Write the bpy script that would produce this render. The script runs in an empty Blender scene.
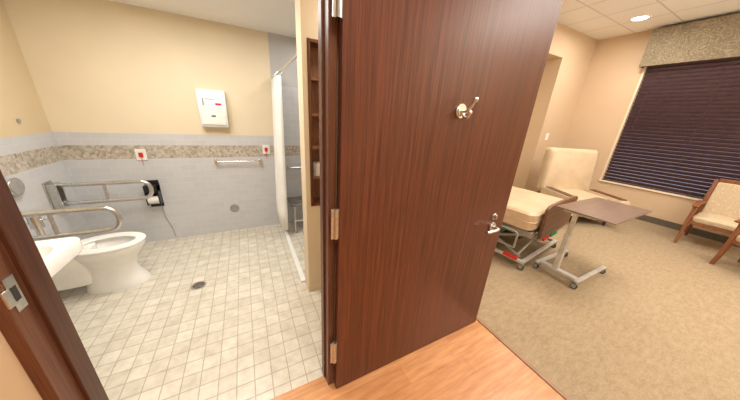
import bpy, bmesh, math, random
from mathutils import Vector, Matrix
random.seed(4)
S=bpy.context.scene; C=S.collection
PI=math.pi; R=math.radians
try: S.view_settings.view_transform='Standard'; S.view_settings.look='None'
except Exception: pass
# ------------------------------------------------------------ helpers
def obj(name,bm,m,parent=None,bev=0,smooth=True,loc=None,sub=0,seg=2):
    bmesh.ops.recalc_face_normals(bm,faces=bm.faces)
    me=bpy.data.meshes.new(name); bm.to_mesh(me); bm.free()
    if smooth:
        for p in me.polygons: p.use_smooth=True
        me.set_sharp_from_angle(angle=R(38))
    me.materials.append(m)
    o=bpy.data.objects.new(name,me); C.objects.link(o)
    if parent: o.parent=parent
    if loc: o.location=loc
    if bev:
        b=o.modifiers.new('Bevel','BEVEL'); b.width=bev; b.segments=seg; b.limit_method='ANGLE'; b.angle_limit=R(40)
    if sub:
        b=o.modifiers.new('Subdivision','SUBSURF'); b.levels=sub; b.render_levels=sub
    return o
def thing(name,label,cat,loc=(0,0,0),rotz=0,group=None):
    o=bpy.data.objects.new(name,None); C.objects.link(o); o.empty_display_size=.1
    o.location=loc; o.rotation_euler=(0,0,rotz); tag(o,label,cat,group); return o
def tag(o,label,cat,group=None):
    o['label']=label; o['category']=cat
    if group: o['group']=group
    return o
def struct(name,bm,m,parent=None,**k):
    o=obj(name,bm,m,parent,smooth=False,**k)
    if not parent: o['kind']='structure'
    return o
def nb(): return bmesh.new()
def box(bm,x0,x1,y0,y1,z0,z1,M=None):
    v=[bm.verts.new((x,y,z)) for x in(x0,x1) for y in(y0,y1) for z in(z0,z1)]
    for f in((0,1,3,2),(4,6,7,5),(0,4,5,1),(2,3,7,6),(0,2,6,4),(1,5,7,3)): bm.faces.new([v[i] for i in f])
    if M: bmesh.ops.transform(bm,matrix=M,verts=v)
    return bm
def bx(*a): return box(nb(),*a)
def loft(bm,rings,cap0=True,cap1=True,closed=True):
    vs=[[bm.verts.new(p) for p in r] for r in rings]; n=len(vs[0])
    for a,b in zip(vs,vs[1:]):
        for i in range(n if closed else n-1):
            j=(i+1)%n; bm.faces.new((a[i],a[j],b[j],b[i]))
    if cap0: bm.faces.new(vs[0])
    if cap1: bm.faces.new(vs[-1])
    return bm
def ring(cx,cy,rx,ry,z,n=36,e=2.):
    """ellipse / superellipse; from e=8 up a rectangle with rounded corners (smaller the larger e is)"""
    r=[]
    if e>=8:
        q=min(rx,ry)*1.3/e; m=n//4
        for k,(sx,sy) in enumerate(((1,1),(-1,1),(-1,-1),(1,-1))):
            for i in range(m):
                t=(k+i/(m-1))*PI/2
                r.append((cx+sx*(rx-q)+q*math.cos(t),cy+sy*(ry-q)+q*math.sin(t),z))
        return r
    for i in range(n):
        t=2*PI*i/n; c,s=math.cos(t),math.sin(t)
        r.append((cx+rx*math.copysign(abs(c)**(2/e),c),cy+ry*math.copysign(abs(s)**(2/e),s),z))
    return r
def fillet(pts,r,n=6):
    out=[Vector(pts[0])]
    for a,b,c in zip(pts,pts[1:],pts[2:]):
        a,b,c=Vector(a),Vector(b),Vector(c)
        u=(a-b); v=(c-b); d=min(r,u.length*.49,v.length*.49)
        p=b+u.normalized()*d; q=b+v.normalized()*d
        for i in range(n+1):
            t=i/n; out.append(p*(1-t)**2+b*2*t*(1-t)+q*t*t)
    out.append(Vector(pts[-1])); return out
def tube(bm,pts,r,n=10,rs=None):
    pts=[Vector(p) for p in pts]; rings=[]; up=None
    for i,p in enumerate(pts):
        t=(pts[min(i+1,len(pts)-1)]-pts[max(i-1,0)]).normalized()
        if up is None: up=Vector((0,0,1)) if abs(t.z)<.9 else Vector((1,0,0))
        s=t.cross(up).normalized(); up=s.cross(t).normalized()
        rr=rs[i] if rs else r
        rings.append([p+(s*math.cos(2*PI*k/n)+up*math.sin(2*PI*k/n))*rr for k in range(n)])
    return loft(bm,rings)
def cyl(bm,c,r,h,axis='z',n=24,r2=None):
    c=Vector(c); a={'x':Vector((1,0,0)),'y':Vector((0,1,0)),'z':Vector((0,0,1))}[axis]
    return tube(bm,[c,c+a*h],r,n,rs=[r,r2 if r2 is not None else r])
def prism(bm,poly,ax,a0,a1):
    def P(u,v,w): return {'x':(w,u,v),'y':(u,w,v),'z':(u,v,w)}[ax]
    return loft(bm,[[P(u,v,a0) for u,v in poly],[P(u,v,a1) for u,v in poly]])
# ------------------------------------------------------------ materials
def lin(c):
    return tuple(((x/255)/12.92 if x/255<=.04045 else ((x/255+.055)/1.055)**2.4) for x in c)+(1,)
class NT:
    def __init__(s,name,rough=.5,metal=0,spec=None):
        s.m=bpy.data.materials.new(name); s.m.use_nodes=True; s.t=s.m.node_tree; s.b=s.t.nodes['Principled BSDF']
        s.b.inputs['Roughness'].default_value=rough; s.b.inputs['Metallic'].default_value=metal
        if spec is not None: s.b.inputs['Specular IOR Level'].default_value=spec
    def n(s,ty,**k):
        x=s.t.nodes.new(ty)
        for a,b in k.items():
            if a.startswith('_'): x.inputs[a[1:]].default_value=b
            else: setattr(x,a,b)
        return x
    def l(s,a,b): s.t.links.new(a,b)
    def pos(s,scale=(1,1,1),rot=(0,0,0),loc=(0,0,0),obj=False):
        g=s.n('ShaderNodeTexCoord').outputs['Object'] if obj else s.n('ShaderNodeNewGeometry').outputs['Position']
        m=s.n('ShaderNodeMapping'); m.inputs['Scale'].default_value=scale; m.inputs['Rotation'].default_value=rot; m.inputs['Location'].default_value=loc
        s.l(g,m.inputs['Vector']); return m.outputs[0]
    def noise(s,vec,sc,det=3,rough=.5,dist=0):
        x=s.n('ShaderNodeTexNoise'); x.inputs['Scale'].default_value=sc; x.inputs['Detail'].default_value=det; x.inputs['Roughness'].default_value=rough; x.inputs['Distortion'].default_value=dist
        s.l(vec,x.inputs['Vector']); return x.outputs['Fac']
    def ramp(s,f,stops,const=False):
        r=s.n('ShaderNodeValToRGB'); s.l(f,r.inputs[0]); e=r.color_ramp.elements
        if const: r.color_ramp.interpolation='CONSTANT'
        while len(e)<len(stops): e.new(.5)
        for q,(p,c) in zip(e,stops): q.position=p; q.color=c if len(c)==4 else lin(c)
        return r.outputs[0]
    def mix(s,f,a,b,mode='MIX'):
        x=s.n('ShaderNodeMix',data_type='RGBA',blend_type=mode)
        for i,v in((0,f),(6,a),(7,b)):
            if isinstance(v,(int,float)): x.inputs[i].default_value=v
            elif isinstance(v,tuple): x.inputs[i].default_value=v if len(v)==4 else lin(v)
            else: s.l(v,x.inputs[i])
        return x.outputs[2]
    def math(s,op,a,b=0.):
        x=s.n('ShaderNodeMath',operation=op)
        for i,v in((0,a),(1,b)):
            if isinstance(v,(int,float)): x.inputs[i].default_value=v
            else: s.l(v,x.inputs[i])
        return x.outputs[0]
    def bump(s,h,st=.3,d=.01):
        x=s.n('ShaderNodeBump'); x.inputs['Strength'].default_value=st; x.inputs['Distance'].default_value=d
        s.l(h,x.inputs['Height']); s.l(x.outputs[0],s.b.inputs['Normal'])
    def col(s,c): s.l(c,s.b.inputs['Base Color']); return s.m
def plain(name,c,rough=.5,metal=0,var=.06,sc=12,spec=None,bump=0):
    t=NT(name,rough,metal,spec); f=t.noise(t.pos(obj=True),sc)
    d=tuple(max(0,x*(1-var)) for x in c); u=tuple(min(255,x*(1+var)) for x in c)
    if bump: t.bump(f,bump,.004)
    return t.col(t.ramp(f,[(.3,d),(.7,u)]))
def wood(name,dark,light,axis='z',rough=.35,sc=30,spec=None,lo=.36,hi=.64,st=.04):
    t=NT(name,rough,0,spec); s={'z':(1,1,st),'x':(st,1,1),'y':(1,st,1)}[axis]
    v=t.pos(scale=s,obj=True); f=t.noise(v,sc,6,.65); g=t.noise(v,sc*4,3,.6)
    h=t.math('ADD',t.math('MULTIPLY',f,.6),t.math('MULTIPLY',g,.4))
    return t.col(t.ramp(h,[(lo,dark),(hi,light)]))
def tiled(name,axes,size,c1,c2,grout,mort=.03,rough=.3,rowoff=0.,w=None,off=(0,0)):
    """tile grid on the plane given by axes, e.g. 'xy','xz','yz'"""
    t=NT(name,rough); sep=t.n('ShaderNodeSeparateXYZ'); t.l(t.n('ShaderNodeNewGeometry').outputs['Position'],sep.inputs[0])
    cb=t.n('ShaderNodeCombineXYZ')
    for i,a in enumerate(axes): t.l(t.math('ADD',sep.outputs['xyz'.index(a)],40*size+off[i]),cb.inputs[i])
    br=t.n('ShaderNodeTexBrick'); br.offset=rowoff; br.squash=1
    br.inputs['Scale'].default_value=1; br.inputs['Brick Width'].default_value=w or size; br.inputs['Row Height'].default_value=size
    br.inputs['Mortar Size'].default_value=size*mort; br.inputs['Mortar Smooth'].default_value=.3
    br.inputs['Color1'].default_value=lin(c1); br.inputs['Color2'].default_value=lin(c2); br.inputs['Mortar'].default_value=lin(grout)
    t.l(cb.outputs[0],br.inputs['Vector']); return t,br,sep,cb
t,br,_,cb=tiled('floor_tile','xy',.099,(228,223,210),(216,210,197),(185,176,160),.035,.32)
nz=t.noise(cb.outputs[0],12,6,.68); M_ftile=t.col(t.mix(.55,br.outputs['Color'],t.ramp(nz,[(.36,(205,199,186)),(.6,(247,244,237))]),'MULTIPLY'))
iv=t.math('SUBTRACT',1,br.outputs['Fac']); t.bump(iv,.2,.004)
ZT=1.285
def bathwall(name,axes,paint,fullx=None):
    t,br,sep,cb=tiled(name,axes,.072,(202,203,206),(197,198,201),(210,210,210),.035,.3,.5,.15)
    z=sep.outputs[2]
    mo=t.n('ShaderNodeTexVoronoi'); mo.inputs['Scale'].default_value=46; t.l(cb.outputs[0],mo.inputs['Vector'])
    mos=t.ramp(mo.outputs['Color'],[(0,(146,136,120)),(.4,(176,166,149)),(.7,(200,193,181)),(1,(162,152,138))])
    c=t.mix(t.math('GREATER_THAN',z,1.015),br.outputs['Color'],mos)
    c=t.mix(t.math('GREATER_THAN',z,1.16),c,br.outputs['Color'])
    p=t.ramp(t.noise(t.pos(),3,2),[(.3,tuple(x*.98 for x in paint)),(.7,paint)])
    up=t.math('GREATER_THAN',z,ZT)
    if fullx is not None:
        inside=t.math('GREATER_THAN',sep.outputs[0],fullx)
        c=t.mix(t.math('MULTIPLY',inside,t.math('GREATER_THAN',z,1.9)),c,(190,189,188))
        up=t.math('MULTIPLY',up,t.math('SUBTRACT',1,inside))
    M=t.col(t.mix(up,c,p))
    t.l(t.math('ADD',.3,t.math('MULTIPLY',up,.45)),t.b.inputs['Roughness'])
    return M
M_wb=bathwall('bath_wall_back','xz',(229,215,187),.36)
M_wl=bathwall('bath_wall_left','yz',(216,196,161))
t,br,_,cb=tiled('shower_tile','yz',.072,(202,203,206),(197,198,201),(210,210,210),.035,.3,.5,.15); M_wsh=t.col(br.outputs['Color'])
def paint(name,c,rough=.75):
    t=NT(name,rough); f=t.noise(t.pos(),60,2); t.bump(f,.06,.003); g=t.noise(t.pos(),2,2)
    return t.col(t.ramp(g,[(.3,tuple(x*.98 for x in c)),(.7,c)]))
M_paint=paint('beige_paint',(224,206,176)); M_peach=paint('peach_paint',(213,187,155)); M_pale=paint('pale_lit_paint',(236,221,196))  # M_pale puts the alcove's brighter light into its wall colour; sill shares it
M_ceil=paint('ceiling_paint',(240,237,232))
t,br,_,cb=tiled('ceiling_tile','xy',.61,(250,248,243),(248,245,240),(218,213,205),.02,.9); f=t.noise(t.pos(),80,3); t.bump(f,.15,.003); M_ctile=t.col(br.outputs['Color'])
t,br,_,cb=tiled('laminate','xy',.125,(216,164,116),(206,152,105),(180,128,85),.010,.3,.37,1.25)
f=t.noise(t.pos(scale=(.12,1,1)),34,6,.65); M_lam=t.col(t.mix(.6,br.outputs['Color'],t.ramp(f,[(.35,(208,172,140)),(.62,(255,246,232))]),'MULTIPLY'))
t=NT('carpet',.95,spec=.1); p=t.pos(); f=t.noise(p,170,3,.7); g=t.noise(t.pos(scale=(.4,1,1)),30,4,.7)
h=t.math('ADD',t.math('MULTIPLY',f,.6),t.math('MULTIPLY',g,.4)); t.bump(f,.3,.004)
M_carpet=t.col(t.ramp(h,[(.34,(139,120,95)),(.5,(159,140,113)),(.66,(177,159,132))]))
M_door=wood('mahogany',(70,34,21),(112,62,40),'z',.32,52,.45,st=.018)
M_frame=wood('frame_wood',(86,50,34),(116,74,51),'z',.38,48,.3,st=.02)
M_dframe=wood('dark_frame_wood',(66,37,26),(92,55,39),'z',.38,48,.3,st=.02)
M_shelfwood=wood('shelf_wood',(122,80,56),(152,106,78),'z',.4,40,.3)
M_bedwood=wood('bed_wood',(92,60,42),(122,86,62),'x',.45,30)
M_table=wood('table_laminate',(110,88,75),(132,109,94),'x',.4,30)
M_chairwood=wood('chair_wood',(112,66,40),(146,92,58),'z',.4,30)
M_white=plain('white_ceramic',(240,239,235),.12,0,.015)
M_plast=plain('white_plastic',(236,235,230),.35,0,.02)
M_grey=plain('grey_plastic',(150,149,146),.4)
M_steel=plain('brushed_steel',(204,203,201),.28,1,.05,60)
M_chrome=plain('chrome',(215,213,210),.16,1,.02)
M_nickel=plain('satin_nickel',(214,210,202),.3,1,.04)
M_black=plain('black_plastic',(28,26,26),.35)
M_dark=plain('dark_rubber',(48,46,46),.6)
M_red=plain('red_plastic',(200,36,30),.4); M_green=plain('green_plastic',(40,140,70),.5)
M_bframe=plain('table_frame_paint',(198,195,189),.4,.2)
M_bedfr=plain('bed_frame_paint',(152,148,142),.4,.3)
M_slat=plain('bench_slat',(120,114,106),.45)
M_matt=plain('tan_mattress_vinyl',(206,179,147),.5,0,.04,6)
M_cream=plain('cream_vinyl',(206,184,153),.55,0,.03,6)
M_curt=plain('curtain_cloth',(240,238,232),.8,0,.02,5)
M_blind=plain('blind_slat',(88,67,72),.4,0,.08)
M_base=plain('baseboard_vinyl',(96,90,78),.5)
M_strip=plain('transition_strip',(150,116,86),.4)
t=NT('patterned_fabric',.9,spec=.1); v=t.n('ShaderNodeTexVoronoi',feature='SMOOTH_F1'); v.inputs['Scale'].default_value=44; t.l(t.pos(obj=True),v.inputs['Vector'])
M_fab=t.col(t.ramp(v.outputs['Distance'],[(.15,(206,188,158)),(.45,(192,172,142)),(.7,(210,194,166))]))
t=NT('valance_fabric',.9,spec=.1); f=t.noise(t.pos(obj=True),7,2,.5,2.2)
M_val=t.col(t.ramp(f,[(.36,(128,116,95)),(.42,(160,148,125)),(.47,(130,118,97)),(.54,(134,122,101)),(.58,(162,150,127)),(.64,(130,118,97))]))
t=NT('glass',.02); t.b.inputs['Transmission Weight'].default_value=1; t.b.inputs['Base Color'].default_value=(.95,.97,1,1); M_glass=t.m
def emis(name,c,s):
    t=NT(name); t.b.inputs['Emission Color'].default_value=lin(c); t.b.inputs['Emission Strength'].default_value=s; t.b.inputs['Base Color'].default_value=(.9,.9,.9,1); return t.m
M_lamp=emis('lamp_glow',(255,248,236),8)
# ------------------------------------------------------------ room
Yb,Xl,Zc=3.443,-1.627,2.456
Xw,Yk,Z2=6.796,3.007,3.404
YF,YB=1.0,1.075           # foyer partition
XL,XR=-.695,.306          # opening
YL=1.155                  # depth of the left jamb
ZD=2.42
struct('floor_bathroom',bx(-1.75,1.5,1.034,3.56,-.1,0),M_ftile)
struct('floor',bx(-2.6,1.64,-2.6,1.034,-.1,0),M_lam)
struct('floor_bedroom',bx(1.64,6.95,-2.6,3.7,-.1,.004),M_carpet)
struct('wall_back',bx(-1.75,1.5,Yb,3.56,0,Z2),M_wb)
struct('wall_left',bx(-1.75,Xl,YB,Yb,0,Z2),M_wl)
struct('ceiling_bathroom',bx(Xl,1.45,YB,Yb,Zc,Zc+.1),M_ceil)
b=nb(); box(b,-2.6,XL-.03,YF,YB,0,Z2); box(b,XL-.03,XR+.03,YF,YB,ZD,Z2); box(b,XR+.03,1.6,YF,YB,0,Z2); struct('wall_front',b,M_paint)
PX,PY0,PY1=.395,1.83,1.99
NX0,NX1,NZ0,NZ1=.432,.80,.87,2.07
b=nb(); box(b,PX,NX0,PY0,PY1,0,Zc); box(b,NX1,1.2,PY0,PY1,0,Zc); box(b,NX0,NX1,PY0,PY1,0,NZ0); box(b,NX0,NX1,PY0,PY1,NZ1,Zc); box(b,NX0,NX1,PY1-.012,PY1,NZ0,NZ1)
struct('wall_shower_end',b,M_paint)
struct('wall_right',bx(1.2,1.6,YB,PY1,0,Z2),M_paint)
struct('wall_shower',bx(1.45,1.6,PY1,3.56,0,Z2),M_wsh)
struct('trim_1',bx(.355,.40,PY1,Yb,0,.02),M_white)
b=nb(); box(b,5.7,6.95,Yk,3.7,0,Z2); box(b,1.6,5.7,Yk,3.7,2.92,Z2); struct('wall_bedroom_back',b,M_peach)
struct('wall_bedroom_alcove',bx(1.6,5.7,3.6,3.7,0,2.92),M_pale)
WY0,WY1,WZ0,WZ1=-.35,2.09,.62,2.84
b=nb(); box(b,Xw,6.95,-2.6,WY0,0,Z2); box(b,Xw,6.95,WY1,Yk,0,Z2); box(b,Xw,6.95,WY0,WY1,0,WZ0); box(b,Xw,6.95,WY0,WY1,WZ1,Z2); struct('wall_window',b,M_peach)
struct('ceiling',bx(-2.6,6.95,-2.6,YF,Z2,Z2+.1),M_ctile)
struct('ceiling_bedroom',bx(1.6,6.95,YF,3.7,Z2,Z2+.1),M_ctile)
struct('wall_near',bx(-2.6,6.95,-2.7,-2.6,0,Z2),M_paint)
struct('wall_foyer',bx(-2.7,-2.6,-2.7,YB,0,Z2),M_paint)
b=nb(); box(b,Xw-.015,Xw,-2.6,Yk,0,.12); box(b,5.7,Xw-.015,Yk-.015,Yk,0,.12); struct('baseboard_right',b,M_base)
struct('trim_2',bx(1.625,1.655,-2.6,1.0,.0,.008),M_strip)
tr=struct('trim_3',bx(XL-.035,XL,YF-.015,YL,0,ZD),M_frame,bev=.003)
obj('door_stop',bx(XL-.002,XL+.014,YF+.07,YL-.002,0,ZD-.01),M_dframe,tr,bev=.003)
b=nb(); box(b,XL,XL+.003,1.008,1.046,.95,1.07); sp=obj('strike_plate',b,M_steel,tr); sp['label']='satin steel strike plate'
obj('strike_lip',bx(XL,XL+.007,.985,1.008,.98,1.04),M_steel,sp,bev=.002)
obj('latch_hole',bx(XL+.0031,XL+.004,1.017,1.037,.985,1.035),M_dark,sp)
tr=struct('trim_4',bx(XR,XR+.035,YF-.035,YB,0,ZD),M_frame,bev=.003)
obj('door_stop',bx(XR-.010,XR+.002,YF+.02,YB-.007,0,ZD-.01),M_frame,tr,bev=.003)
struct('trim_5',bx(XL,XR,YF-.03,YB+.01,ZD-.035,ZD),M_frame)
# ------------------------------------------------------------ door
X0,X1,D0,D1=.344,1.592,.920,.962
d=bpy.data.objects.new('door_1',None); C.objects.link(d); d['kind']='structure'; d['label']='large dark mahogany door standing open'; d.location=(X0,D0,0)
obj('door_panel',bx(0,X1-X0,0,D1-D0,.006,2.40),M_door,d,bev=.002)
def hinge(z):
    b=nb()
    for k in range(3): cyl(b,(-.014,.006,z-.075+k*.051),.012,.049,'z',16)
    box(b,-.002,-.0003,.004,.040,z-.075,z+.075); box(b,-.036,-.014,.004,.008,z-.075,z+.075)
    obj('hinge',b,M_steel,d)
for z in (.32,1.13,1.99): hinge(z)
lx,lz=1.13,.93
b=nb(); cyl(b,(lx,-.012,lz),.031,.012,'y',28); cyl(b,(lx,-.05,lz),.011,.04,'y',16); ro=obj('lever_handle',b,M_steel,d,bev=.001)
b=nb(); tube(b,fillet([(lx,-.03,lz),(lx,-.058,lz),(lx-.05,-.062,lz),(lx-.115,-.056,lz-.004)],.02),.0105,12); obj('lever',b,M_steel,ro)
b=nb(); cyl(b,(lx,-.008,lz+.075),.024,.008,'y',24); box(b,lx-.007,lx+.007,-.022,-.008,lz+.06,lz+.09); obj('thumb_turn',b,M_steel,ro,bev=.002)
hx,hz=.635,1.655
b=nb(); cyl(b,(hx,-.008,hz),.034,.008,'y',28); cyl(b,(hx,-.014,hz),.025,.006,'y',28); hk=obj('coat_hook',b,M_nickel,d); hk['label']='satin nickel double coat hook'
b=nb(); tube(b,fillet([(hx,-.012,hz),(hx,-.045,hz-.002),(hx+.005,-.065,hz+.03),(hx+.005,-.075,hz+.05)],.03),.008,12)
bmesh.ops.create_uvsphere(b,u_segments=14,v_segments=8,radius=.013,matrix=Matrix.Translation((hx+.005,-.076,hz+.052))); obj('upper_prong',b,M_nickel,hk)
b=nb(); tube(b,fillet([(hx,-.012,hz),(hx,-.03,hz-.03),(hx,-.055,hz-.03),(hx,-.06,hz-.01)],.02),.007,12)
bmesh.ops.create_uvsphere(b,u_segments=14,v_segments=8,radius=.011,matrix=Matrix.Translation((hx,-.061,hz-.006))); obj('lower_prong',b,M_nickel,hk)
# ------------------------------------------------------------ niche shelf unit
n=thing('wall_shelf_unit','brown wooden shelf unit recessed in the wall end beside the door frame','shelf',((NX0+NX1)/2,PY0,NZ0))
hw=(NX1-NX0)/2; H=NZ1-NZ0; dp=PY1-PY0-.014
b=nb(); box(b,-hw+.002,-hw+.02,-.008,dp,.002,H-.002); box(b,hw-.02,hw-.002,-.008,dp,.002,H-.002); box(b,-hw+.02,hw-.02,-.008,dp,.002,.02); box(b,-hw+.02,hw-.02,-.008,dp,H-.02,H-.002); obj('shelf_case',b,M_frame,n)
obj('back_board',bx(-hw+.02,hw-.02,dp-.01,dp,.02,H-.02),M_shelfwood,n)
for k in range(1,5): obj('shelf',bx(-hw+.02,hw-.02,-.002,dp-.01,H*k/5-.009,H*k/5+.009),M_shelfwood,n)
b=nb(); zz=NZ0+H/5+.009
rg=[ring(0,0,.02,.02,0,24),ring(0,0,.053,.053,0,24),ring(0,0,.053,.053,.10,24),ring(0,0,.02,.02,.10,24),ring(0,0,.02,.02,0,24)]
loft(b,rg,False,False); bmesh.ops.remove_doubles(b,verts=b.verts,dist=1e-5)
tag(obj('paper_roll',b,M_plast,loc=(.52,PY0+.07,zz)),'white paper roll standing on a lower shelf of the recessed unit','paper roll')
# ------------------------------------------------------------ toilet
t0=thing('toilet','white ceramic toilet with open seat between the two fold-down rails','toilet',(Xl,2.63,0))
rg=[ring(.46,0,.215,.125,0,e=2.5),ring(.46,0,.212,.123,.03,e=2.5),ring(.455,0,.195,.108,.07,e=2.4),ring(.445,0,.175,.092,.14,e=2.3),ring(.44,0,.172,.092,.20),ring(.445,0,.19,.118,.27),ring(.455,0,.222,.155,.33),ring(.46,0,.247,.181,.385),ring(.46,0,.25,.184,.408),ring(.46,0,.242,.178,.414),ring(.47,0,.20,.135,.412),ring(.47,0,.18,.12,.36),ring(.46,0,.11,.08,.25),ring(.45,0,.07,.05,.23)]
obj('bowl',loft(nb(),rg),M_white,t0)
rg=[ring(.17,0,.17,.105,.10,e=4),ring(.17,0,.17,.115,.24,e=4),ring(.18,0,.178,.148,.35,e=4),ring(.18,0,.178,.155,.405,e=4),ring(.18,0,.17,.145,.413,e=4)]
obj('rear_body',loft(nb(),rg),M_white,t0)
rg=[ring(.46,0,.25,.185,.416),ring(.46,0,.257,.191,.421),ring(.46,0,.255,.189,.432),ring(.465,0,.24,.176,.436),ring(.475,0,.178,.114,.434),ring(.475,0,.172,.108,.428),ring(.475,0,.175,.11,.416)]
b=loft(nb(),rg+[rg[0]],False,False); bmesh.ops.remove_doubles(b,verts=b.verts,dist=1e-5); obj('seat',b,M_plast,t0)
b=nb(); cyl(b,(.2,-.08,.43),.02,.16,'y',14); obj('seat_hinge',b,M_plast,t0)
b=nb(); cyl(b,(.12,0,.413),.02,.22,'z',16); cyl(b,(.12,0,.63),.034,.10,'z',18); cyl(b,(0,0,.68),.018,.12,'x',14); cyl(b,(0,0,.68),.035,.01,'x',20); tube(b,[(.15,0,.69),(.22,0,.70)],.007); obj('flush_valve',b,M_chrome,t0)
def rail(y,label):
    o=thing('grab_rail',label,'grab rail',(Xl,y,.76),0,'fold-down grab rails beside the toilet')
    b=nb(); box(b,0,.012,-.06,.06,-.16,.12); box(b,.012,.07,-.05,-.035,-.14,.10); box(b,.012,.07,.035,.05,-.14,.10); obj('wall_bracket',b,M_steel,o,bev=.003)
    b=nb(); tube(b,fillet([(.04,0,.08),(.70,0,.08),(.70,0,-.10),(.04,0,-.10)],.09,8),.018,14)
    obj('rail_tube',b,M_steel,o)
    for z in(.08,-.10):
        b=nb(); cyl(b,(.04,-.055,z),.022,.11,'y',14); obj('pivot',b,M_steel,o)
    b=nb(); cyl(b,(.36,0,-.10),.012,.18,'z',10); obj('spacer',b,M_steel,o)
rail(3.12,'steel fold-down grab rail beyond the toilet, near the black roll holder')
rail(2.34,'steel fold-down grab rail between the sink and the toilet')
s=thing('wall_sink','white wall-hung sink with chrome faucet beside the wooden door jamb','sink',(Xl,1.60,.02))
rg=[ring(.26,0,.17,.13,.62,e=9),ring(.30,0,.25,.19,.70,e=9),ring(.35,0,.345,.272,.725,e=9),ring(.352,0,.352,.28,.735,e=9),ring(.352,0,.352,.28,.802,e=9),ring(.352,0,.346,.274,.81,e=9),ring(.40,0,.26,.215,.807,e=4),ring(.40,0,.24,.19,.77,e=3.5),ring(.38,0,.17,.12,.71,e=3),ring(.36,0,.05,.05,.70)]
obj('basin',loft(nb(),rg),M_white,s)
b=nb(); cyl(b,(.07,0,.806),.025,.05,'z',18); tube(b,fillet([(.07,0,.84),(.07,0,.95),(.20,0,.95),(.20,0,.90)],.06,8),.012,12); obj('faucet_spout',b,M_chrome,s)
for sy in(-1,1):
    b=nb(); cyl(b,(.07,sy*.10,.806),.022,.035,'z',16); box(b,.06,.15,sy*.10-.009,sy*.10+.009,.835,.848); obj('faucet_handle',b,M_chrome,s,bev=.002)
b=nb(); cyl(b,(.36,0,.40),.018,.24,'z',14); tube(b,fillet([(.36,0,.42),(.36,0,.36),(.02,0,.36)],.04),.016,12); obj('drain_pipe',b,M_chrome,s)
o=thing('round_mirror','round grey shaving mirror on the tiled left wall','mirror',(Xl,2.75,.935))
b=nb(); cyl(b,(.03,0,0),.07,.012,'x',36); obj('mirror_rim',b,M_steel,o,bev=.002)
b=nb(); cyl(b,(.042,0,0),.06,.002,'x',36); obj('mirror_glass',b,M_grey,o)
b=nb(); cyl(b,(0,0,0),.02,.03,'x',16); obj('mirror_mount',b,M_steel,o)
b=nb(); cyl(b,(Xl,3.09,1.40),.016,.012,'x',18); tag(obj('wall_sensor',b,M_grey),'small round grey sensor on the painted left wall above the tile','sensor')
def onback(x,z): return (x,Yb,z)
o=thing('toilet_roll_holder','black toilet roll holder on the back wall above the rail end','roll holder',onback(-1.00,.60))
b=nb(); box(b,-.06,.06,-.012,0,-.15,.17); box(b,-.06,-.05,-.11,-.012,-.10,.13); box(b,.05,.06,-.11,-.012,-.10,.13); box(b,-.06,.06,-.11,-.012,.05,.13); obj('holder_case',b,M_black,o,bev=.004)
b=nb(); cyl(b,(-.049,-.062,-.05),.045,.098,'x',24); obj('paper_roll',b,M_plast,o)
b=nb(); tube(b,fillet([(.03,-.01,-.1),(.05,-.02,-.3),(.08,-.01,-.42),(.10,-.012,-.57)],.1),.003,6); obj('cord',b,M_grey,o)
o=thing('seat_cover_dispenser','white wall dispenser box with small red marks high on the back wall','dispenser',onback(-.29,1.58))
b=nb(); prism(b,[(0,-.20),(-.09,-.20),(-.105,-.17),(-.105,.15),(-.07,.20),(0,.20)],'x',-.135,.135); obj('dispenser_body',b,M_plast,o,bev=.006)
obj('dispenser_flap',bx(-.115,.115,-.114,-.103,-.17,-.06),M_plast,o,bev=.003)
obj('key_slot',bx(-.02,.02,-.118,-.114,-.085,-.07),M_dark,o)
b=nb(); box(b,-.09,-.075,-.107,-.104,.03,.11); box(b,-.06,.03,-.107,-.104,.095,.105); obj('printed_mark',b,M_grey,o)
r_=obj('red_mark',bx(.03,.09,-.107,-.104,.04,.062),M_red,o); r_['label']='red printed mark'
def pull(x,z,label):
    o=thing('emergency_pull_station',label,'emergency pull',onback(x,z),0,'emergency pull stations on the back wall')
    obj('plate',bx(-.045,.045,-.012,0,-.06,.06),M_plast,o,bev=.003)
    obj('pull_switch',bx(-.018,.018,-.022,-.012,-.026,.024),M_red,o,bev=.002)
    b=nb(); tube(b,[(0,-.02,-.024),(0,-.016,-.12)],.002,6); obj('pull_cord',b,M_red,o)
pull(-1.03,1.06,'white plate with red emergency switch above the roll holder')
pull(.235,1.11,'white plate with red emergency switch beside the shower curtain')
o=thing('towel_bar','chrome towel bar on the tiled back wall','towel bar',onback(-.10,.97))
b=nb(); cyl(b,(-.25,-.06,0),.009,.50,'x',12); obj('bar',b,M_chrome,o)
for sx in(-1,1): obj('bracket',bx(sx*.245-.014,sx*.245+.014,-.07,0,-.028,.028),M_chrome,o,bev=.003)
b=nb(); cyl(b,(-.22,Yb-.01,.325),.055,.010,'y',32); tag(obj('round_cover_plate',b,M_grey),'round steel cover plate low on the tiled back wall','cover plate')
o=thing('floor_drain','round metal drain in the tiled bathroom floor','drain',(-.53,2.32,0))
b=nb(); cyl(b,(0,0,0),.062,.004,'z',32); obj('drain_rim',b,M_nickel,o)
b=nb(); cyl(b,(0,0,.004),.046,.001,'z',32); obj('drain_opening',b,M_dark,o)
b=nb()
for k in range(-3,4): box(b,-.04,.04,k*.011-.002,k*.011+.002,.005,.0065)
obj('drain_grate',b,M_nickel,o)
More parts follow.
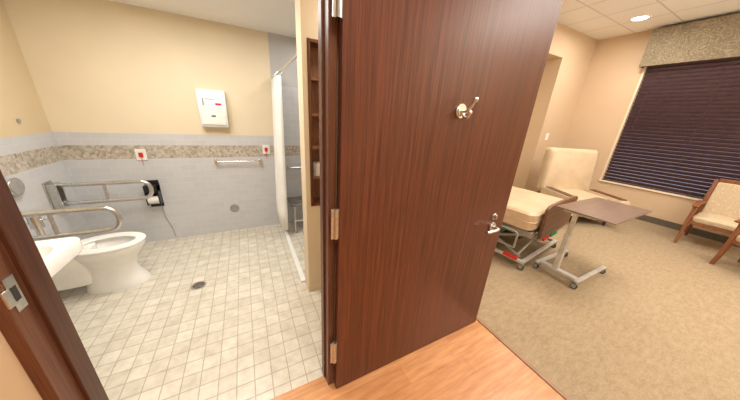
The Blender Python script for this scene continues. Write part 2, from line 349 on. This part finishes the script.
# ------------------------------------------------------------ shower
b=nb(); cyl(b,(.405,PY1,2.0),.013,Yb-PY1,'y',14); o=obj('curtain_rod',b,M_steel); tag(o,'straight steel shower curtain rod below the bathroom ceiling','curtain rod')
b=nb(); top=[];bot=[];N=120
for i in range(N+1):
    u=i/N; y=2.95+u*.47; a=.035*math.sin(u*2*PI*8)+.01*math.sin(u*31)
    top.append((.385+a*.6,y,1.965)); bot.append((.345+a*1.0,y+.01*math.sin(u*17),.12))
mid=[[Vector(p).lerp(Vector(q),k/8) for p,q in zip(top,bot)] for k in range(9)]
loft(b,mid,False,False,closed=False); o=obj('shower_curtain',b,M_curt); so=o.modifiers.new('Solid','SOLIDIFY'); so.thickness=.003
tag(o,'white shower curtain gathered against the tiled back wall','shower curtain')
for k in range(9):
    b=nb(); y=2.97+k*.054
    tube(b,[(.405+.024*math.cos(2*PI*i/14),y,1.988+.024*math.sin(2*PI*i/14)) for i in range(15)],.003,6); obj('curtain_ring',b,M_steel,o)
o=thing('shower_bench','low folding shower bench with grey slats behind the curtain','bench',(.74,Yb,.40))
for k in range(5): obj('slat',bx(-.28,.28,-.09-k*.075,-.03-k*.075,0,.022),M_slat,o,bev=.004)
b=nb(); box(b,-.25,-.225,-.40,0,-.03,0); box(b,.225,.25,-.40,0,-.03,0); box(b,-.27,.27,-.012,0,-.04,-.002); obj('bench_frame',b,M_steel,o)
for sx in(-1,1):
    b=nb(); cyl(b,(sx*.237,-.37,-.40),.013,.37,'z',12); cyl(b,(sx*.237,-.37,-.40),.02,.02,'z',12); obj('leg',b,M_steel,o)
b=nb(); cyl(b,(-.237,-.37,-.22),.010,.474,'x',10); obj('leg_brace',b,M_steel,o)
o=thing('shower_grab_bar','steel grab bar on the shower wall above the bench','grab bar',(.85,Yb,.86))
b=nb(); tube(b,fillet([(-.35,0,0),(-.35,-.06,0),(.35,-.06,0),(.35,0,0)],.04),.016,12); obj('bar',b,M_steel,o)
for sx in(-1,1):
    b=nb(); cyl(b,(sx*.35,-.008,0),.038,.008,'y',20); obj('flange',b,M_steel,o)
# ------------------------------------------------------------ window, blind, valance
w=bpy.data.objects.new('window_1',None); C.objects.link(w); w['kind']='structure'; w.location=(Xw,WY0,WZ0); W=WY1-WY0; HH=WZ1-WZ0
b=nb(); box(b,.06,.11,0,.05,0,HH); box(b,.06,.11,W-.05,W,0,HH); box(b,.06,.11,.05,W-.05,0,.05); box(b,.06,.11,.05,W-.05,HH-.05,HH); obj('window_frame',b,M_plast,w)
obj('pane',bx(.083,.088,.05,W-.05,.05,HH-.05),M_glass,w)
b=nb(); box(b,-.03,.06,-.03,W+.03,-.03,0); box(b,-.006,.0,W,W+.03,0,HH); obj('window_sill',b,M_pale,w)
o=thing('window_blind','dark purple-brown horizontal slat blind covering the window','blind',(Xw+.025,WY0,WZ0))
b=nb(); ns=34
for k in range(ns):
    z=.06+k*(HH-.12)/(ns-1)
    box(b,-.036,.036,.012,W-.012,-.0015,.0015,Matrix.Translation((0,0,z))@Matrix.Rotation(R(58),4,'Y'))
obj('slats',b,M_blind,o)
obj('head_rail',bx(-.025,.025,.01,W-.01,HH-.045,HH-.002),M_blind,o); obj('bottom_rail',bx(-.025,.025,.01,W-.01,.004,.025),M_blind,o,bev=.004)
for y in(.15,W/2-.3,W/2+.3,W-.15):
    b=nb(); tube(b,[(-.032,y,.02),(-.032,y,HH-.03)],.0018,5); obj('ladder_cord',b,M_blind,o)
VB=2.77
b=nb(); box(b,Xw-.17,Xw-.15,WY0-.08,WY1+.06,VB,3.36); box(b,Xw-.15,Xw-.002,WY1+.04,WY1+.06,VB,3.36); box(b,Xw-.15,Xw-.002,WY0-.08,WY0-.06,VB,3.36); box(b,Xw-.15,Xw-.002,WY0-.06,WY1+.04,3.34,3.36)
tag(obj('valance',b,M_val,bev=.006),'patterned grey-brown fabric valance box above the window blind','valance')
def can(x,y,z,label):
    o=thing('recessed_light',label,'ceiling light',(x,y,z))
    b=nb(); rg=[ring(0,0,.13,.13,-.001),ring(0,0,.13,.13,-.008),ring(0,0,.105,.105,-.010),ring(0,0,.10,.10,-.002)]; obj('trim_ring',loft(b,rg,False,False),M_plast,o)
    b=nb(); cyl(b,(0,0,-.004),.10,.002,'z',28); obj('lens',b,M_lamp,o)
can(6.0,2.16,Z2,'round recessed ceiling light near the window valance')
o=thing('wall_switch','white wall plate on the peach wall above the cream recliner','wall plate',(5.98,Yk,1.42))
obj('plate',bx(-.055,.055,-.008,0,-.075,.075),M_plast,o,bev=.003); obj('rocker',bx(-.018,.018,-.013,-.008,-.036,.036),M_plast,o,bev=.002)
# ------------------------------------------------------------ bed
bd=thing('hospital_bed','hospital bed with tan mattress and wooden footboard beside the open door','bed',(3.17,2.37,0),R(8))
def rr(x0,x1,y0,y1,z,e=9): return ring((x0+x1)/2,(y0+y1)/2,(x1-x0)/2,(y1-y0)/2,z,44,e)
obj('mattress',loft(nb(),[rr(-.57,.50,-1.03,1.05,.48,9),rr(-.59,.52,-1.05,1.07,.50,9),rr(-.59,.52,-1.05,1.07,.675,9),rr(-.565,.495,-1.025,1.045,.70,9)]),M_matt,bd)
obj('piping',loft(nb(),[rr(-.592,.522,-1.052,1.072,.585,9),rr(-.597,.527,-1.057,1.077,.59,9),rr(-.592,.522,-1.052,1.072,.595,9)]),M_cream,bd)
def board(y):
    pts=[(-.42,.38),(.52,.38),(.56,.76)]+[(.56-1.0*k/16,.78+.015*math.sin(PI*k/16)) for k in range(1,16)]+[(-.44,.75)]
    return prism(nb(),pts,'y',y,y+.035)
obj('footboard',board(-1.11),M_bedwood,bd,bev=.008); obj('headboard',board(1.085),M_bedwood,bd,bev=.008)
b=nb(); box(b,-.55,-.50,-1.06,1.08,.40,.47); box(b,.41,.46,-1.06,1.08,.40,.47)
for y in(-1.0,-.4,.2,.8): box(b,-.50,.41,y-.03,y+.03,.41,.46)
obj('deck_frame',b,M_bedfr,bd,bev=.004)
b=nb(); box(b,-.60,-.56,-1.08,.95,.085,.12); box(b,.42,.46,-1.08,.95,.085,.12); box(b,-.56,.42,-1.08,-1.04,.085,.12); box(b,-.56,.42,.91,.95,.085,.12); box(b,-.56,.42,-.45,-.41,.085,.12); obj('base_frame',b,M_bframe,bd,bev=.004)
for x in(-.52,.38):
    for ya,yb in((-1.0,-.25),(-.25,-1.0),(.1,.9),(.9,.1)):
        b=nb(); tube(b,[(x+(.02 if ya<yb else -.02),ya,.11),(x+(.02 if ya<yb else -.02),yb,.42)],.018,8); obj('lift_arm',b,M_bedfr,bd)
for xa,xb in((-.5,.38),(.38,-.5)):
    b=nb(); tube(b,[(xa,-.96 if xa<0 else -.92,.12),(xb,-.96 if xa<0 else -.92,.39)],.014,8); obj('cross_brace',b,M_bframe,bd)
b=nb(); tube(b,[(0,-.6,.14),(0,.1,.38)],.035,14); obj('lift_motor',b,M_grey,bd)
obj('motor_housing',bx(-.24,.24,-.85,-.35,.20,.36),M_dark,bd,bev=.02)
obj('lift_crossbar',bx(-.54,.40,-.66,-.60,.25,.29),M_bedfr,bd,bev=.004)
o=obj('brake_tag',bx(-.66,-.62,-1.02,-.86,.13,.16),M_red,bd,bev=.004); o['label']='red brake tag'
o=obj('foot_label',bx(-.30,-.12,-1.12,-1.10,.33,.36),M_red,bd,bev=.003); o['label']='red label under footboard'
o=obj('steer_tag',bx(-.62,-.585,-.80,-.60,.41,.45),M_green,bd,bev=.004); o['label']='green tag'
o=obj('foot_tag',bx(-.08,.12,-1.12,-1.10,.33,.36),M_green,bd,bev=.003); o['label']='green tag under footboard'
obj('tag_bar',bx(-.40,.40,-1.10,-1.06,.34,.38),M_bedfr,bd)
def caster(par,x,y,r=.055):
    b=nb(); cyl(b,(x-.014,y,r),r,.028,'x',22); w_=obj('caster',b,M_dark,par)
    b=nb(); cyl(b,(x-.016,y,r),r*.5,.032,'x',16); box(b,x-.024,x-.018,y-.02,y+.02,r-.01,r*2+.02); box(b,x+.018,x+.024,y-.02,y+.02,r-.01,r*2+.02); box(b,x-.024,x+.024,y-.02,y+.02,r*2+.008,r*2+.02); obj('caster_fork',b,M_grey,w_)
for x in(-.58,.44):
    for y in(-1.06,.92): caster(bd,x,y,.032)
b=nb(); tube(b,fillet([(-.64,-.95,.26),(-.64,-.95,.46),(-.64,-.40,.46),(-.64,-.40,.26),(-.64,-.95,.26)],.05),.012,10)
tube(b,[(-.64,-.68,.26),(-.64,-.68,.46)],.010,8)
obj('side_rail',b,M_bedfr,bd)
obj('rail_bracket',bx(-.64,-.52,-.70,-.66,.38,.41),M_bedfr,bd)
# ------------------------------------------------------------ overbed table
ot=thing('overbed_table','wood-topped wheeled overbed table standing in front of the bed footboard','table',(3.25,.89,0))
obj('tabletop',loft(nb(),[rr(-.455,.455,-.23,.23,.839,12),rr(-.46,.46,-.235,.235,.841,12),rr(-.46,.46,-.235,.235,.849,12),rr(-.457,.457,-.232,.232,.852,12)]),M_table,ot)
b=nb(); box(b,-.40,.30,-.03,.03,.809,.839); box(b,-.34,-.14,-.06,.2,.79,.809); obj('top_bracket',b,M_bframe,ot,bev=.004)
obj('column',bx(-.27,-.21,.10,.15,.08,.55),M_bframe,ot,bev=.006)
obj('inner_column',bx(-.262,-.218,.107,.143,.55,.80),M_steel,ot,bev=.004)
b=nb(); box(b,-.30,.40,-.115,-.075,.07,.10); box(b,-.30,.40,.275,.315,.07,.10); box(b,-.275,-.205,-.075,.275,.07,.105); obj('base',b,M_bframe,ot,bev=.006)
for x in(-.29,.39):
    for y in(-.095,.295): caster(ot,x,y,.028)
b=nb(); tube(b,[(.30,-.20,.81),(.42,-.20,.812)],.008,8); obj('height_lever',b,M_dark,ot)
# ------------------------------------------------------------ recliner (faces local -y)
rc=thing('recliner','cream vinyl recliner with tall back in the corner by the window','recliner',(5.44,2.02,0),R(-28))
obj('seat',loft(nb(),[rr(-.30,.30,-.45,.20,.22),rr(-.31,.31,-.47,.2,.25),rr(-.31,.31,-.47,.2,.47),rr(-.28,.28,-.44,.18,.51)]),M_cream,rc)
def tr_(rg,ang,piv):
    M=Matrix.Translation(piv)@Matrix.Rotation(ang,4,'X')@Matrix.Translation(-Vector(piv)); return [[M@Vector(p) for p in r] for r in rg]
def rz(x0,x1,z0,z1,y,e=9): return [(p[0],y,p[1]) for p in ring((x0+x1)/2,(z0+z1)/2,(x1-x0)/2,(z1-z0)/2,0,56,e)]
rg=[rz(-.44,.39,.50,1.20,.09,8),rz(-.48,.43,.45,1.245,.12,8),rz(-.50,.45,.42,1.265,.16,8),rz(-.50,.45,.42,1.265,.25,8),rz(-.48,.43,.46,1.24,.28,8)]
obj('backrest',loft(nb(),tr_(rg,R(-6),(0,.2,.4))),M_cream,rc)
for sx in(-1,1):
    obj('armrest',loft(nb(),[rr(sx*.42-.085,sx*.42+.085,-.60,.12,.22),rr(sx*.42-.085,sx*.42+.085,-.60,.12,.50),rr(sx*.42-.075,sx*.42+.075,-.59,.11,.53)]),M_cream,rc)
    obj('arm_cap',loft(nb(),[rr(sx*.42-.055,sx*.42+.055,-.56,.06,.53),rr(sx*.42-.055,sx*.42+.055,-.56,.06,.545)]),M_bedwood,rc)
obj('footrest',loft(nb(),[rz(-.29,.29,.20,.26,-.5),rz(-.3,.3,.17,.42,-.48),rz(-.3,.3,.17,.42,-.44)]),M_cream,rc)
obj('underframe',bx(-.44,.44,-.46,.12,.14,.22),M_dark,rc,bev=.005)
for sx in(-1,1):
    for y in(-.42,.08):
        b=nb(); cyl(b,(sx*.40,y,0),.022,.145,'z',12); obj('leg',b,M_dark,rc)
# ------------------------------------------------------------ armchairs (face local -x)
def leg(b,pts,w,d):
    rings=[]
    for (x,y,z,s) in pts: rings.append([(x-w*s/2,y-d*s/2,z),(x+w*s/2,y-d*s/2,z),(x+w*s/2,y+d*s/2,z),(x-w*s/2,y+d*s/2,z)])
    return loft(b,rings)
def armchair(label,loc,rz_):
    o=thing('armchair',label,'chair',loc,rz_,'wooden armchairs by the window')
    for sy in(-1,1):
        y=sy*.29
        obj('leg',leg(nb(),[(-.33,y,0,.8),(-.29,y,.2,.95),(-.27,y,.42,1.1),(-.27,y,.64,.9)],.045,.04),M_chairwood,o,bev=.006)
        obj('leg',leg(nb(),[(.35,y*.97,0,.8),(.28,y*.97,.25,1),(.26,y*.97,.45,1.1),(.285,y*.97,.75,1.0),(.33,y*.97,1.0,.9)],.045,.044),M_chairwood,o,bev=.006)
        pts=[(-.34,.635),(-.30,.66),(-.1,.675),(.12,.66),(.28,.64),(.28,.612),(.12,.628),(-.1,.642),(-.28,.63),(-.33,.612)]
        b=prism(nb(),pts,'y',y-.032,y+.032); obj('armrest',b,M_chairwood,o,bev=.006)
        obj('side_rail',bx(-.26,.27,y-.014,y+.014,.34,.40),M_chairwood,o,bev=.003)
    obj('front_rail',bx(-.285,-.262,-.27,.27,.34,.40),M_chairwood,o,bev=.003)
    obj('top_rail',bx(.308,.348,-.26,.26,.965,1.02),M_chairwood,o,bev=.008)
    obj('seat',loft(nb(),[rr(-.29,.25,-.255,.255,.39),rr(-.30,.26,-.265,.265,.41),rr(-.30,.26,-.265,.265,.455),rr(-.27,.24,-.24,.24,.48)]),M_fab,o)
    rg=[[(.24,-.255,.46),(.24,.255,.46),(.29,.255,.46),(.29,-.255,.46)],[(.25,-.255,.7),(.25,.255,.7),(.30,.255,.7),(.30,-.255,.7)],[(.295,-.255,.965),(.295,.255,.965),(.335,.255,.965),(.335,-.255,.965)]]
    obj('backrest',loft(nb(),rg),M_fab,o,bev=.015,seg=3)
armchair('wooden armchair with patterned seat standing nearest the window corner',(6.26,.40,0),R(2))
armchair('wooden armchair cut off by the right edge of the photo, in front of the other',(5.52,-.17,0),R(-38))
# ------------------------------------------------------------ lights
def area(name,loc,size,power,col=(1,.96,.9),rot=(0,0,0),sy=None):
    l=bpy.data.lights.new(name,'AREA'); l.energy=power; l.color=col; l.size=size
    if sy: l.shape='RECTANGLE'; l.size_y=sy
    o=bpy.data.objects.new(name,l); C.objects.link(o); o.location=loc; o.rotation_euler=rot; return o
area('bath_lamp',(-.5,2.2,2.42),.9,36,(1,.96,.9),sy=.9)
area('shower_lamp',(.95,2.7,2.42),.3,8,(1,.97,.93))
area('niche_fill',(.75,1.45,2.42),.2,5,(1,.95,.88))  # added unseen fill that lifts the dark shelf niche, no real fixture
area('foyer_lamp',(.3,-.5,3.3),1.2,64,(1,.95,.88))
area('bedroom_lamp',(3.4,.6,3.35),1.2,86,(1,.94,.87))
area('bedroom_lamp',(5.6,2.0,3.35),.4,34,(1,.94,.87))
area('bedroom_lamp',(4.2,-1.4,3.35),1.2,52,(1,.94,.87))
area('ceiling_fill',(4.6,-1.7,2.2),1.8,105,(1,.96,.9),(PI,0,0))  # added unseen fill aimed upward to brighten the bedroom ceiling, no real fixture
wd=bpy.data.worlds.new('World'); S.world=wd; wd.use_nodes=True
bg=wd.node_tree.nodes['Background']; bg.inputs[0].default_value=(.74,.76,.95,1); bg.inputs[1].default_value=.75
# ------------------------------------------------------------ camera
f,th,rho,psi=234.706,R(19.461),R(3.639),R(28.286)
F=Vector((math.sin(psi)*math.cos(th),math.cos(psi)*math.cos(th),-math.sin(th)))
R0=Vector((math.cos(psi),-math.sin(psi),0)); U0=R0.cross(F)
Rv=R0*math.cos(rho)+U0*math.sin(rho); U=-R0*math.sin(rho)+U0*math.cos(rho)
cd=bpy.data.cameras.new('camera'); cam=bpy.data.objects.new('camera',cd); C.objects.link(cam)
M=Matrix((Rv,U,-F)).transposed().to_4x4(); M.translation=(0,0,1.6); cam.matrix_world=M
cd.sensor_width=36; cd.lens=f/740*36; cd.clip_start=.02
S.camera=cam
